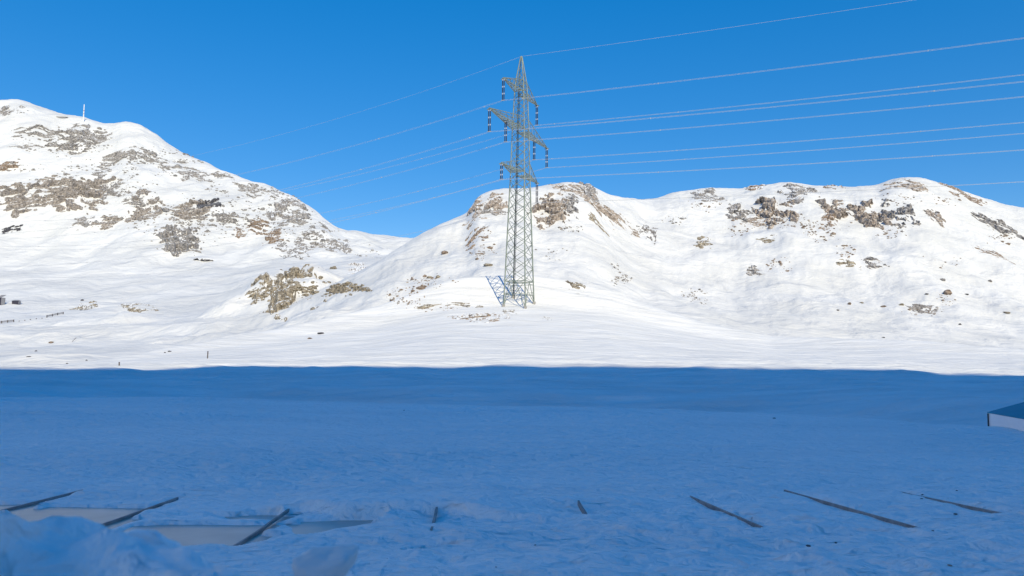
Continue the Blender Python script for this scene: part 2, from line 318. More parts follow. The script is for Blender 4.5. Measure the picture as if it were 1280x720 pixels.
def rock_mat(name, dark, mid, light, scale, snowlo=0.80, strata=1.6):
    m, t, p, N, K = new_mat(name); tc = N('TexCoord'); mp = N('Mapping'); mp.inputs['Scale'].default_value = (scale, scale, scale * strata); mp.inputs['Rotation'].default_value = (0.2, 0.35, 0)
    K(tc.outputs['Object'], mp.inputs['Vector'])
    n = N('TexNoise'); n.inputs['Scale'].default_value = 1; n.inputs['Detail'].default_value = 9; n.inputs['Roughness'].default_value = 0.65; K(mp.outputs[0], n.inputs['Vector'])
    r = N('ValToRGB'); K(n.outputs['Fac'], r.inputs['Fac']); e = r.color_ramp.elements
    e[0].position = 0.33; e[0].color = (*dark, 1); e[1].position = 0.66; e[1].color = (*light, 1); q = e.new(0.48); q.color = (*mid, 1)
    vo = N('TexVoronoi'); vo.feature = 'DISTANCE_TO_EDGE'; vo.inputs['Scale'].default_value = 0.9; K(mp.outputs[0], vo.inputs['Vector'])
    cr = N('MapRange'); cr.inputs['From Max'].default_value = 0.06; cr.inputs['To Min'].default_value = 0.35; K(vo.outputs['Distance'], cr.inputs['Value'])
    mu = N('MixRGB'); mu.blend_type = 'MULTIPLY'; mu.inputs['Fac'].default_value = 0.9; K(r.outputs['Color'], mu.inputs['Color1']); K(cr.outputs[0], mu.inputs['Color2'])
    g = N('NewGeometry'); sx = N('SeparateXYZ'); K(g.outputs['Normal'], sx.inputs[0])
    n2 = N('TexNoise'); n2.inputs['Scale'].default_value = 1.7; n2.inputs['Detail'].default_value = 5; K(mp.outputs[0], n2.inputs['Vector'])
    ad = N('Math'); ad.operation = 'MULTIPLY_ADD'; ad.inputs[1].default_value = 0.55; K(n2.outputs['Fac'], ad.inputs[0]); K(sx.outputs['Z'], ad.inputs[2])
    mr = N('MapRange'); mr.inputs['From Min'].default_value = snowlo + 0.26; mr.inputs['From Max'].default_value = snowlo + 0.34; K(ad.outputs[0], mr.inputs['Value'])
    mx = N('MixRGB'); K(mr.outputs[0], mx.inputs['Fac']); K(mu.outputs[0], mx.inputs['Color1']); mx.inputs['Color2'].default_value = (0.86, 0.865, 0.87, 1)
    K(mx.outputs[0], p.inputs['Base Color']); p.inputs['Roughness'].default_value = 0.85; p.inputs['Specular IOR Level'].default_value = 0.25
    b = N('Bump'); b.inputs['Strength'].default_value = 0.9; b.inputs['Distance'].default_value = 0.25 / scale; K(n.outputs['Fac'], b.inputs['Height']); K(b.outputs[0], p.inputs['Normal'])
    return m
TAN = ((0.06, 0.052, 0.047), (0.36, 0.30, 0.255), (0.54, 0.47, 0.41)); GRY = ((0.05, 0.05, 0.053), (0.28, 0.262, 0.255), (0.48, 0.45, 0.43)); OLV = ((0.075, 0.064, 0.048), (0.28, 0.238, 0.18), (0.47, 0.415, 0.33))
BRN = ((0.075, 0.055, 0.042), (0.26, 0.195, 0.15), (0.43, 0.34, 0.27)); DRK = ((0.03, 0.03, 0.04), (0.07, 0.07, 0.085), (0.16, 0.15, 0.15))
M['tan_far'] = rock_mat('tan_rock', *TAN, 0.62); M['grey_far'] = rock_mat('grey_rock', *GRY, 0.55); M['brown_far'] = rock_mat('brown_rock', *BRN, 0.55); M['dark_far'] = rock_mat('dark_rock', *DRK, 0.4, 0.95)
M['taupe_far'] = rock_mat('taupe_rock', (0.085, 0.077, 0.072), (0.31, 0.272, 0.245), (0.50, 0.45, 0.41), 0.6); M['olive'] = rock_mat('olive_rock', *OLV, 0.7, 0.86); M['tan'] = rock_mat('tan_rock_close', *TAN, 0.6, 0.84)
M['bare_brown'] = rock_mat('bare_brown_rock', *BRN, 0.8, 1.3); M['bare_olive'] = rock_mat('bare_olive_rock', *OLV, 0.9, 1.3); M['bare_dark'] = rock_mat('bare_dark_stone', *DRK, 2.0, 1.3)
M['bare_grey'] = rock_mat('bare_grey_rock', *GRY, 0.8, 1.3)
M['steel'] = plain('galvanised_steel', (0.225, 0.265, 0.23), 0.6, 0.2, 0.25, 1.2)
M['steel_dark'] = plain('dark_ladder_steel', (0.05, 0.05, 0.045), 0.7, 0.2)
M['insulator'] = plain('glazed_brown_insulator', (0.03, 0.028, 0.05), 0.35); M['fitting'] = plain('light_metal_fitting', (0.42, 0.41, 0.42), 0.4, 0.2)
M['cable'] = plain('aluminium_cable', (0.58, 0.59, 0.6), 0.5, 0.3, 0.05)
M['roof_sheet'] = plain('grey_roof_sheet', (0.50, 0.47, 0.44), 0.42, 0.55, 0.12, 1.4, 0.1)
M['batten'] = plain('dark_batten', (0.24, 0.24, 0.245), 0.55, 0.2, 0.3, 4)
M['teal'] = plain('dark_teal_roof', (0.008, 0.26, 0.36), 0.7, 0.0, 0.1, 1.0); M['wall_metal'] = plain('pale_metal_wall', (0.88, 0.88, 0.9), 0.45, 0.95, 0.04, 0.8)
M['dark_trim'] = plain('dark_trim', (0.04, 0.05, 0.06), 0.6); M['wood'] = plain('weathered_wood', (0.11, 0.09, 0.085), 0.8, 0, 0.3, 2); M['hut'] = plain('dark_boards', (0.035, 0.035, 0.06), 0.8); M['hutgrey'] = plain('grey_boards', (0.25, 0.25, 0.27), 0.8)
M['white_paint'] = plain('white_paint', (0.8, 0.8, 0.8), 0.5, 0, 0.03); M['red_paint'] = plain('faded_red_paint', (0.45, 0.25, 0.2), 0.6)

# ------------------------------------------------------------------ land meshes
us = np.arange(-330, 1611, 1.7); a_in, _ = pix(us, np.full(us.shape, 420.0))
ext = np.geomspace(0.006, 3.2, 46); A = np.concatenate([(a_in[0] - np.cumsum(ext) * (3.0 / ext.sum()))[::-1], a_in, a_in[-1] + np.cumsum(ext) * (3.0 / ext.sum())])
YR = np.concatenate([np.exp(np.arange(math.log(5.0), math.log(60), 0.0048)), np.exp(np.arange(math.log(60), math.log(1700), 0.0078))])
AA, YY = np.meshgrid(A, YR); XX = AA * YY
ZZ, CP = H(XX.ravel(), YY.ravel(), True)
ZG = ZZ.reshape(XX.shape); V = np.stack([XX.ravel(), YY.ravel(), ZZ], -1); nc = len(A); nr = len(YR)
ii = (np.arange(nr - 1)[:, None] * nc + np.arange(nc - 1)[None, :]).ravel()
Fq = np.stack([ii, ii + 1, ii + nc + 1, ii + nc], -1); fc = CP[ii]
for cid, name, mat in ((3, 'snowfield', 'snow_near'), (0, 'snow_slope', 'snow_slope'), (1, 'rocky_hill', 'snow_hill'), (2, 'mountain', 'snow_mountain')):
    f = Fq[fc == cid]; idx, inv = np.unique(f, return_inverse=True)
    tag(npmesh(name, V[idx], inv.reshape(-1, 4), M[mat]), kind='structure')
# ground under and behind the camera, rising to the ridge that shades the foreground
edge_px = [(-330, 460), (-100, 461), (0, 460.5), (150, 459), (300, 457.5), (450, 457.5), (600, 458), (720, 457.5), (850, 459), (900, 460), (1000, 461), (1120, 462), (1135, 464), (1150, 466), (1210, 466.5), (1245, 469), (1400, 471), (1600, 476)]
SB = 165.0; hx = SB / math.cos(SUN_EL)
def edge_pt(u, v):
    a, b = [float(q) for q in pix(u, v)]; ys = np.arange(56, 130, 0.05); g = H(a * ys, ys) - b * ys; i = np.argmax(g >= 0)
    y = ys[i] if (g >= 0).any() else 75.0
    return Vector((a * y, y, float(H(a * y, y)[0])))
EP = [edge_pt(*p) for p in edge_px]; CR = [p - SD * hx for p in EP]
cx = np.array([p.x for p in CR]); cy = np.array([p.y for p in CR]); cz = np.array([p.z for p in CR])
gx = np.unique(np.concatenate([np.linspace(-420, -60, 40), np.linspace(-60, 120, 260), np.linspace(120, 480, 40)]))
yc0 = np.interp(gx, cx, cy); zc0 = np.interp(gx, cx, cz) + 0.18 * perlin(gx * 0.35, gx * 0, 73)
zc0 = -4 + (zc0 + 4) * sstep(CR[1].x - 9, CR[1].x + 1, gx)  # left end cut away so the sun reaches the added hill
tt = np.concatenate([np.linspace(0, 1, 60), 1 + np.linspace(0, 2.5, 40)[1:]])
P = []
for t in tt:
    if t <= 1:
        yy = 5.6 + (yc0 - 5.6) * t; g0 = roof_z(gx * 0, yy * 0 + 5.6) - 0.15
        s = sstep(0.12, 1.0, np.full_like(gx, t)) * 0.4 + max(0, (t - 0.12) / 0.88) * 0.6
        zz = g0 + (zc0 - g0) * s
        zz = zz + 2.5 * fbm(gx * 0.04, yy * 0.04, 4, 71) * (1 - t) * (t > 0.15) * min(1, (t - 0.15) * 4)
    else:
        yy = yc0 - (t - 1) * 60; zz = zc0 - (t - 1) * 28 + 3 * fbm(gx * 0.03, yy * 0.03, 3, 72) * min(1, (t - 1) * 2) - (t - 1)
    P.append(np.stack([gx, yy, zz], -1))
P = np.array(P); n1, n2 = P.shape[:2]; ii = (np.arange(n1 - 1)[:, None] * n2 + np.arange(n2 - 1)[None, :]).ravel()
tag(npmesh('ridge', P.reshape(-1, 3), np.stack([ii, ii + n2, ii + n2 + 1, ii + 1], -1), plain('pale_ridge_rock', (0.64, 0.63, 0.62), 0.9, 0, 0.3, 0.2)), kind='structure')

hx_, hy_ = np.meshgrid(np.linspace(-190, -14, 110), np.linspace(-95, 60, 110)); qx, qy = hx_.ravel(), hy_.ravel()
hz_ = -3.6 + 95 * sstep(-22, -108, qx) * sstep(0.9, 1.7, -qx / np.maximum(qy, 0.1)) * (1 - sstep(30, 60, qy)) + 2.2 * fbm(qx * 0.03, qy * 0.03, 4, 75) * sstep(-30, -60, qx) * sstep(0.9, 1.7, -qx / np.maximum(qy, 0.1))
ii = (np.arange(109)[:, None] * 110 + np.arange(109)[None, :]).ravel()
keep = (hz_ > -3.4); hz_ = np.where(keep, hz_, -5.0); fk = np.stack([ii, ii + 1, ii + 111, ii + 110], -1); fk = fk[keep[fk].any(1)]
tag(npmesh('bounce_hill', np.stack([qx, qy, hz_], -1), fk, M['snow_hill']), kind='structure')  # added hill out of view, bounces sunlight onto the near snow

# ------------------------------------------------------------------ rocks
def outcrop(u, v, du, dv, mat, label, group, seed, tall=1.0, tilt=0.0):
    x0, y0, z0 = ground(u, v); a0, _ = pix(u, v); a0 = float(a0); mat = 'taupe_far' if (mat == 'tan_far' and group == GL) else mat
    du *= 1.15; dv *= 1.12; rl = du * y0 / FPX
    try: yl_ = ground(u, v + dv)[1]; yh_ = ground(u, v - dv)[1]
    except Exception: yl_, yh_ = y0, y0
    rd = min(max(abs(y0 - yl_), min(abs(yh_ - y0), 2.0 * abs(y0 - yl_) + 1), dv * y0 / FPX * 0.8), 3.2 * rl + dv * y0 / FPX * 2)
    ns = int(min(110, max(22, du * 3.2))); ntt = int(min(80, max(20, dv * 5)))
    S, T = np.meshgrid(np.linspace(-1.35, 1.35, ns), np.linspace(-1.35, 1.35, ntt)); S = S.ravel(); T = T.ravel()
    nl = math.hypot(1, a0); dirf = np.array([a0, 1]) / nl; dirl = np.array([1, -a0]) / nl
    Ts = T + tilt * S
    x = x0 + dirl[0] * S * rl + dirf[0] * Ts * rd; y = y0 + dirl[1] * S * rl + dirf[1] * Ts * rd
    z = H(x, y); n = nrm(x, y, 0.4)
    rs = np.random.RandomState(seed)
    ncell = int(np.clip(du * dv / 12, 10, 70)); asp = rl / max(rd, .1)
    pc = np.stack([rs.uniform(-1.4, 1.4, ncell), rs.uniform(-1.4, 1.4, ncell)], -1)
    wS = S + 0.10 * fbm(S * 3, T * 3, 3, seed % 50); wT = T + 0.10 * fbm(S * 3 + 9, T * 3, 3, seed % 50 + 5)
    D = (wS[:, None] - pc[None, :, 0]) ** 2 * max(asp, 0.4) + (wT[:, None] - pc[None, :, 1]) ** 2 * max(1 / asp, 0.4) * 1.3
    ix = np.argsort(D, axis=1)[:, :2]; d1 = np.sqrt(np.take_along_axis(D, ix[:, :1], 1))[:, 0]; d2 = np.sqrt(np.take_along_axis(D, ix[:, 1:2], 1))[:, 0]
    ci = ix[:, 0]; ch = rs.uniform(-0.5, 0.55, ncell); tx = rs.uniform(-0.9, 0.9, ncell); ty = rs.uniform(-1.2, 0.2, ncell)
    hgt = ch[ci] + tx[ci] * (wS - pc[ci, 0]) + ty[ci] * (wT - pc[ci, 1]) - 0.35 * np.exp(-((d2 - d1) / 0.05) ** 2)
    env = 1 - (np.abs(S) ** 2.2 + np.abs(T) ** 2.2) + 0.8 * fbm(S * 1.8, T * 1.8, 4, seed % 37 + 2)
    dip = rs.uniform(0.15, 0.5); fs_ = max(2.2, rl / (9 * y0 / FPX)); ft_ = max(2.2, dv / 3.2)
    led = fbm(S * fs_ * 0.33 - T, (T + dip * S) * ft_ * 0.95, 5, seed % 31 + 4)
    solid = 1.0 if group in (GR, GK) and mat in ('tan_far', 'brown_far') and du * dv > 160 else 0.0
    Am = (0.27 + 0.09 * solid) * min(rl, dv * y0 / FPX * 1.6) * tall
    disp = Am * (np.clip(env, -1.2, 0.75) * 0.8 + hgt * (0.75 + .2 * solid) + (1.0 - .5 * solid) * led + 0.30 * fbm(S * 7, T * 7, 3, seed % 23) - 0.30 + .12 * solid)
    disp = np.maximum(disp, -0.6 * Am)
    ax = n + np.stack([np.full_like(x, -0.6 * a0), np.full_like(x, -0.6), np.zeros_like(x)], -1)
    ax /= np.linalg.norm(ax, axis=-1, keepdims=True)
    Vv = np.stack([x, y, z], -1) + ax * disp[:, None]
    ii = (np.arange(ntt - 1)[:, None] * ns + np.arange(ns - 1)[None, :]).ravel()
    F = np.stack([ii, ii + 1, ii + ns + 1, ii + ns], -1)
    base = np.array([x0, y0, z0]); o = npmesh('rock_outcrop', Vv - base, F, M[mat], None, False); o.location = base
    return tag(o, label, 'rock', group)
def stone_mesh(r, seed, sub=2, squash=0.7):
    rs = np.random.RandomState(seed); bm = bmesh.new(); bmesh.ops.create_icosphere(bm, subdivisions=sub, radius=1)
    pl = rs.normal(size=(9, 3)); pl /= np.linalg.norm(pl, axis=1, keepdims=True); dd = rs.uniform(0.55, 0.95, 9); sc = np.array([rs.uniform(.9, 1.3), rs.uniform(.8, 1.1), squash * rs.uniform(.85, 1.15)])
    for vv in bm.verts:
        p = np.array(vv.co); k = pl @ p; over = np.max(np.where(k > dd, k / dd, 1.0)); p = p / over * (1 + 0.05 * rs.normal()); vv.co = Vector(p * sc * r)
    V_ = np.array([q.co[:] for q in bm.verts]); F_ = np.array([[q.index for q in f.verts] for f in bm.faces]); bm.free()
    return V_, F_
def boulder(u, v, du, dv, mat, label, group, seed, name='boulder', sub=3):
    x, y, z = ground(u, v + dv * 0.6); r = du * y / FPX
    V_, F_ = stone_mesh(r, seed, sub, np.clip(dv / du, 0.35, 1.1)); rz = dv * y / FPX
    o = npmesh(name, V_, F_, M[mat], None, False); o.location = (x, y, z + rz * 0.15); o.rotation_euler = (0, 0, seed * 1.7 % 6.28)
    return tag(o, label, 'boulder' if name == 'boulder' else 'stone', group)
def scree(patches, mat, label, seed, name='scree'):
    """loose stones nobody could count: one object"""
    Vs, Fs, off = [], [], 0; rs = np.random.RandomState(seed); var = [stone_mesh(1.0, seed * 10 + i, 1, 0.6) for i in range(6)]
    for (u, v, du, dv, n, rp) in patches:
        k = 0
        while k < n:
            s, t = rs.normal(0, .5, 2)
            if s * s + t * t > 1.2: continue
            k += 1
            if perlin(s * 2.2 + u, t * 1.6 + v, 5) < -0.12: continue
            x, y, z = ground(u + s * du, v + t * dv); r = 1.25 * rp * y / FPX * rs.lognormal(-0.2, .5)
            V_, F_ = var[rs.randint(6)]; c, sn = math.cos(k), math.sin(k)
            Q = V_ * r; Q = np.stack([Q[:, 0] * c - Q[:, 1] * sn, Q[:, 0] * sn + Q[:, 1] * c, Q[:, 2]], -1) + (x, y, z + 0.1 * r)
            Vs.append(Q); Fs.append(F_ + off); off += len(V_)
    o = npmesh(name, np.concatenate(Vs), np.concatenate(Fs), M[mat], None, False)
    return tag(o, label, 'loose stones', kind='stuff')
GL, GR, GK, GF = 'rock outcrops on the left mountain', 'rock outcrops on the right hill', 'rock outcrops on the hill behind the pylon', 'low rocks on the snowy slope of the pylon'
OUT = [
 # left mountain
 (15, 136, 13, 4, 'grey_far', 'faint rock patch just under the rounded summit of the left mountain', GL),
 (54, 166, 22, 7, 'grey_far', 'oval grey rock patch high on the mountain, left of and below the mast', GL),
 (88, 181, 19, 9, 'grey_far', 'broad grey rock patch directly below the mast on the mountain', GL),
 (118, 171, 14, 6, 'grey_far', 'small grey rock patch below the dip of the ridge right of the mast', GL),
 (96, 160, 12, 5, 'grey_far', 'small broken rocks right at the foot of the mast on the ridge', GL),
 (32, 184, 14, 4, 'grey_far', 'thin faint grey rock band below the oval patch near the summit', GL),
 (10, 207, 12, 5, 'brown_far', 'reddish brown rock cut by the left edge of the photo', GL),
 (62, 240, 48, 17, 'tan_far', 'largest cliff on the left mountain, long grey and tan banded ledges', GL),
 (104, 241, 19, 15, 'tan_far', 'brown right end of the largest cliff on the left mountain', GL),
 (125, 214, 9, 8, 'grey_far', 'narrow upright grey rock just above the right end of the large cliff', GL),
 (142, 237, 14, 8, 'grey_far', 'broken grey rocks immediately right of the large cliff', GL),
 (150, 196, 20, 5, 'grey_far', 'row of small rocks below the notch in the left skyline', GL),
 (181, 194, 15, 7, 'grey_far', 'grey rock patch under the small rounded secondary summit', GL),
 (206, 207, 7, 4, 'grey_far', 'lone small rock in clean snow on the middle of the mountain', GL),
 (240, 215, 18, 6, 'grey_far', 'long grey rock patch just below the skyline, middle of the mountain ridge', GL),
 (275, 219, 13, 4, 'grey_far', 'slender grey rock strip close under the falling skyline', GL),
 (185, 264, 18, 11, 'tan_far', 'left block of the three block cliff in the middle of the mountain', GL),
 (238, 264, 22, 11, 'tan_far', 'centre block of the three block cliff in the middle of the mountain', GL),
 (262, 258, 12, 8, 'dark_far', 'darkest nearly black rock, on top of the three block cliff', GL),
 (279, 273, 13, 9, 'grey_far', 'right block of the three block cliff in the middle of the mountain', GL),
 (168, 251, 11, 5, 'grey_far', 'small grey rock just above the left block of the three block cliff', GL),
 (106, 278, 11, 6, 'grey_far', 'speckled rocks under the right end of the large cliff', GL),
 (136, 277, 12, 7, 'tan_far', 'compact tan rock at the foot of the slope between the two big cliffs', GL),
 (227, 297, 23, 15, 'grey_far', 'ragged grey rocks hanging below the three block cliff', GL),
 (15, 287, 9, 4, 'dark_far', 'small dark rocks low on the mountain near the left edge of the photo', GL),
 (322, 282, 11, 9, 'brown_far', 'upper end of the brown diagonal rib on the mountain', GL),
 (340, 296, 9, 7, 'brown_far', 'rounded brown lower knob of the diagonal rib', GL),
 (351, 305, 8, 5, 'grey_far', 'grey tail end of the brown diagonal rib', GL),
 (300, 289, 5, 5, 'brown_far', 'single round brown rock left of the diagonal rib', GL),
 (282, 275, 6, 9, 'grey_far', 'upright grey rock at the right end of the three block cliff', GL),
 (360, 270, 22, 9, 'grey_far', 'grey slanting rock band above the brown diagonal rib', GL),
 (367, 315, 14, 5, 'grey_far', 'scattered low rocks at the foot of the brown diagonal rib', GL),
 (400, 301, 25, 9, 'grey_far', 'long slanting rock band at the right foot of the mountain', GL),
 (312, 237, 14, 5, 'grey_far', 'pair of rocks just under the skyline right of the middle of the ridge', GL),
 (343, 241, 9, 4, 'grey_far', 'rock right at the skyline where the ridge steepens', GL),
 (368, 251, 11, 4, 'grey_far', 'small rocks along the skyline above the grey slanting band', GL),
 (430, 307, 6, 5, 'grey_far', 'tiny rocks near the saddle at the end of the mountain', GL),
 # hummock
 (358, 345, 27, 13, 'olive', 'olive brown craggy top of the snowy hummock left of the pylon', 'rocks on the hummock left of the pylon'),
 (334, 362, 9, 8, 'olive', 'brown rocks down the left flank of the snowy hummock', 'rocks on the hummock left of the pylon'),
 (312, 369, 9, 5, 'olive', 'lowest left brown rocks of the snowy hummock', 'rocks on the hummock left of the pylon'),
 (105, 382, 10, 5, 'olive', 'small brown rocks on the low knoll right of the huts', 'rocks on the low knolls'),
 (172, 382, 17, 4, 'olive', 'flat brown rocks capping the second low knoll', 'rocks on the low knolls'),
 (452, 337, 17, 4, 'tan', 'thin broken rocks in the valley between the two mountains', 'rocks on the low knolls'),
 # pylon hill
 (597, 295, 14, 7, 'brown_far', 'dark brown rock on the left flank of the hill behind the pylon', GK),
 (596, 258, 10, 7, 'tan_far', 'steep tan rock at the left shoulder of the hill behind the pylon', GK),
 (593, 273, 11, 4, 'tan_far', 'flat rock ledge below the left shoulder of the hill behind the pylon', GK),
 (620, 250, 13, 7, 'tan_far', 'tan rocks seen left of the pylon lattice near the hilltop', GK),
 (616, 264, 15, 4, 'grey_far', 'thin grey rock streaks left of the pylon lattice', GK),
 (690, 263, 20, 17, 'tan_far', 'big tan cliff immediately right of the pylon', GK),
 (713, 258, 9, 14, 'grey_far', 'upright grey rock at the right end of the cliff beside the pylon', GK),
 (714, 235, 20, 6, 'tan_far', 'tan rocks on the crown of the hill right of the pylon', GK),
 (738, 240, 14, 7, 'grey_far', 'grey rocks on the right shoulder of the hill crown', GK),
 (747, 256, 13, 8, 'tan_far', 'squarish rock block below the right shoulder of the hill crown', GK),
 (746, 278, 12, 3, 'olive', 'two flat greenish ledges under the squarish rock block', GK),
 (778, 280, 20, 6, 'tan_far', 'reddish layered rock right of the flat greenish ledges', GK),
 (812, 286, 7, 5, 'grey_far', 'last small rock at the right foot of the pylon hill', GK),
 # right hill
 (970, 262, 21, 12, 'tan_far', 'big rounded tan cliff on the left part of the right hill', GR),
 (946, 278, 14, 5, 'tan_far', 'low tan rock under the left side of the rounded cliff', GR),
 (925, 264, 14, 8, 'grey_far', 'broken grey rocks left of the rounded tan cliff', GR),
 (1001, 239, 20, 7, 'grey_far', 'snow streaked rocks near the skyline above the rounded cliff', GR),
 (881, 303, 11, 7, 'olive', 'isolated olive rock on the left slope of the right hill', GR),
 (958, 300, 9, 3, 'olive', 'flat olive rock below the rounded tan cliff', GR),
 (943, 233, 10, 4, 'brown_far', 'brown boulder standing on the skyline, left of the two', GR),
 (1042, 233, 9, 4, 'brown_far', 'brown boulder on the skyline, midway along the right hill', GR),
 (880, 244, 16, 5, 'grey_far', 'small rocks below the skyline near the saddle', GR),
 (1068, 268, 30, 14, 'tan_far', 'longest tan cliff of the right hill, its broad left half', GR),
 (1119, 268, 20, 16, 'grey_far', 'grey ragged right half of the longest cliff on the right hill', GR),
 (1037, 273, 9, 9, 'brown_far', 'rounded reddish block at the left end of the longest cliff', GR),
 (1137, 231, 22, 5, 'tan_far', 'flat tan rock under the highest snow cap of the right hill', GR),
 (1201, 241, 20, 5, 'brown_far', 'dark brown rock strip along the skyline falling to the right', GR),
 (1168, 270, 10, 7, 'tan_far', 'single block in clean snow right of the longest cliff', GR),
 (1250, 284, 20, 7, 'grey_far', 'double grey rock near the right edge of the photo', GR),
 (1240, 316, 16, 2.6, 'brown_far', 'thin flat brown ledge low near the right edge of the photo', GR),
 (944, 338, 10, 5, 'grey_far', 'small rock low in the hollow of the right hill', GR),
 (1060, 330, 10, 4, 'olive', 'small olive rocks below the fan of loose stones', GR),
 (1091, 329, 12, 6, 'grey_far', 'small grey rocks right of the fan of loose stones', GR),
 # pylon slope
 (567, 380.5, 18, 2.4, 'olive', 'long flat brown rock strip left of the pylon base', GF),
 (532, 383, 11, 2, 'olive', 'left end of the brown rock strips below the shadow of the pylon', GF),
 (590, 382.5, 12, 2, 'olive', 'flat brown rock between the strip and the pylon feet', GF),
 (599, 397, 28, 4.5, 'tan', 'wide flat patch of rocks below the pylon base', GF),
 (636, 389.5, 7, 2, 'olive', 'small brown rock just in front of the pylon feet', GF),
 (720, 355, 10, 2.6, 'olive', 'low rock right of the pylon on the slope edge', GF),
 (683, 398, 5, 1.4, 'olive', 'tiny flat rock in the snow right of and below the pylon', GF),
 (1151, 388, 16, 3.5, 'bare_grey', 'low reddish grey rock patch on the flat below the right hill', GR),
]
for i, (u, v, du, dv, mat, label, grp) in enumerate(OUT): outcrop(u, v, du, dv, mat, label, grp, 100 + i * 7, tilt=rnd.uniform(-.25, .25))
BLD = [
 (1185, 364.5, 5, 4.5, 'bare_brown', 'brown boulder alone on the snow flat below the right hill'), (1127, 380, 4, 2, 'bare_olive', 'mossy flat stone left of the low rock patch below the right hill'),
 (1258, 390, 5, 1.6, 'bare_olive', 'low flat stone on the snow flat near the right edge of the photo'), (1237, 350.5, 3, 2, 'bare_grey', 'small stone uphill from the low flat stone near the right edge'),
 (1178, 349, 4, 2, 'bare_grey', 'small elongated stone above the lone brown boulder'), (1104, 382.5, 4, 1.5, 'bare_brown', 'brown stone just left of the mossy flat stone'),
 (1047, 387, 3, 1.2, 'bare_dark', 'dark stone left of the pair of brown stones on the snow flat'), (1062, 379, 2.6, 2.4, 'bare_brown', 'upright one of two brown stones on the snow flat'), (1077, 378, 2.6, 1.6, 'bare_olive', 'rounder one of two brown stones on the snow flat'),
 (1158, 367, 2.4, 1.2, 'bare_dark', 'dark stone just left of the lone brown boulder'), (1208, 367.5, 2.6, 1, 'bare_dark', 'flat dark stone just right of the lone brown boulder'),
 (401, 346.5, 3, 2.4, 'bare_olive', 'single round stone right of the hummock top'), (417, 334, 6, 3, 'bare_olive', 'brown boulder in the valley behind the hummock'), (391, 352, 2.4, 2.4, 'bare_olive', 'small stone on the right flank of the hummock'),
 (556, 315, 4, 3, 'bare_brown', 'lone reddish boulder on the bare slope left of the pylon hill'), (611, 330, 7, 3.2, 'bare_olive', 'olive flat boulder left of the pylon just above the slope edge'), (548, 345.5, 3.4, 2.6, 'bare_olive', 'round brown boulder at the slope edge left of the pylon shadow'),
 (526, 359, 5, 4, 'bare_brown', 'brown boulder amid loose stones left of the pylon shadow'), (537, 346, 3, 2.4, 'bare_olive', 'boulder next to the round one at the slope edge'),
 (64, 427.5, 3.4, 2, 'bare_brown', 'brown stone on the smooth round snow dome at the left'), (36, 445.5, 2.6, 0.9, 'bare_dark', 'flat dark stone at the foot of the round snow dome'), (45, 438.5, 1.5, 1, 'bare_dark', 'tiny dark stone on the side of the round snow dome'),
 (103, 374.8, 1.6, 1.6, 'bare_dark', 'black knob standing on the knoll right of the huts'), (206, 440.5, 1.3, 1, 'bare_dark', 'smaller of two black stones beside the long slope edge'), (212, 438.8, 1.9, 1.2, 'bare_dark', 'larger of two black stones beside the long slope edge'),
 (108, 450, 1.5, 1, 'bare_dark', 'black stone in the snow just above the shadow line at the left'), (84, 454, 1.5, .9, 'bare_dark', 'black stone nearest the shadow line at the left'), (388, 422.5, 4, 1.3, 'bare_brown', 'brown flat stone in open snow left of the pylon slope'), (401, 416, 4, 1.6, 'bare_dark', 'grey twig like stone beside the brown flat stone'),
 (1200, 405, 2, 1.2, 'bare_dark', 'small dark stone on the lower right snow flat'), (1104, 421.5, 2.6, .8, 'bare_dark', 'dark stone on the line where the right snow flat ends'),
]
for i, (u, v, du, dv, mat, label) in enumerate(BLD): boulder(u, v, du, dv, mat, label, 'single stones on the sunlit snow', 900 + i * 13)
scree([(410, 362, 48, 9, 520, 1.7), (440, 362, 26, 6, 260, 1.7), (365, 363, 34, 10, 110, 1.7)], 'bare_olive', 'brown loose rubble spread over the foot of the snowy hummock', 1)
scree([(508, 371, 24, 13, 170, .9), (545, 352, 26, 9, 80, .9), (605, 315, 22, 10, 120, .9), (525, 350, 20, 6, 60, .9), (600, 397, 34, 5, 120, .8), (545, 386, 40, 4, 60, .7)], 'bare_brown', 'loose brown stones strewn over the slope left of the pylon', 2)
scree([(712, 286, 18, 6, 70, .9), (842, 276, 16, 6, 60, .9), (868, 371, 17, 12, 90, .9), (777, 350, 14, 9, 90, 1.0), (768, 334, 8, 6, 40, .8), (690, 318, 22, 12, 40, .8), (800, 290, 20, 8, 50, .9)], 'bare_grey', 'loose grey stones scattered over the hillside right of the pylon', 3)
scree([(1027, 292, 24, 13, 150, 1.0), (1057, 313, 13, 12, 90, 1.0), (975, 331, 18, 11, 90, .9), (925, 285, 22, 12, 100, .9), (1000, 280, 40, 12, 110, 1.0), (1110, 292, 24, 10, 60, 1.0), (1185, 251, 22, 7, 60, .9), (1250, 297, 22, 10, 50, .9), (1125, 250, 30, 8, 50, .9), (1180, 375, 14, 8, 40, .8), (1155, 390, 26, 6, 70, 1.0), (1180, 330, 30, 14, 25, .8), (885, 255, 30, 10, 50, .8)], 'bare_brown', 'loose stones scattered below the cliffs of the right hill', 4)
scree([(85, 175, 60, 20, 420, 1.1), (200, 200, 60, 16, 320, 1.1), (70, 225, 70, 30, 300, 1.1), (230, 275, 75, 28, 460, 1.15), (330, 270, 60, 30, 340, 1.1), (400, 295, 40, 16, 180, 1.0), (300, 240, 70, 22, 300, 1.0), (170, 225, 50, 25, 160, 1.0), (470, 315, 40, 10, 40, .7), (15, 140, 20, 8, 40, .8), (150, 238, 30, 14, 70, .9)], 'bare_grey', 'small loose rocks sprinkled over the face of the left mountain', 5)

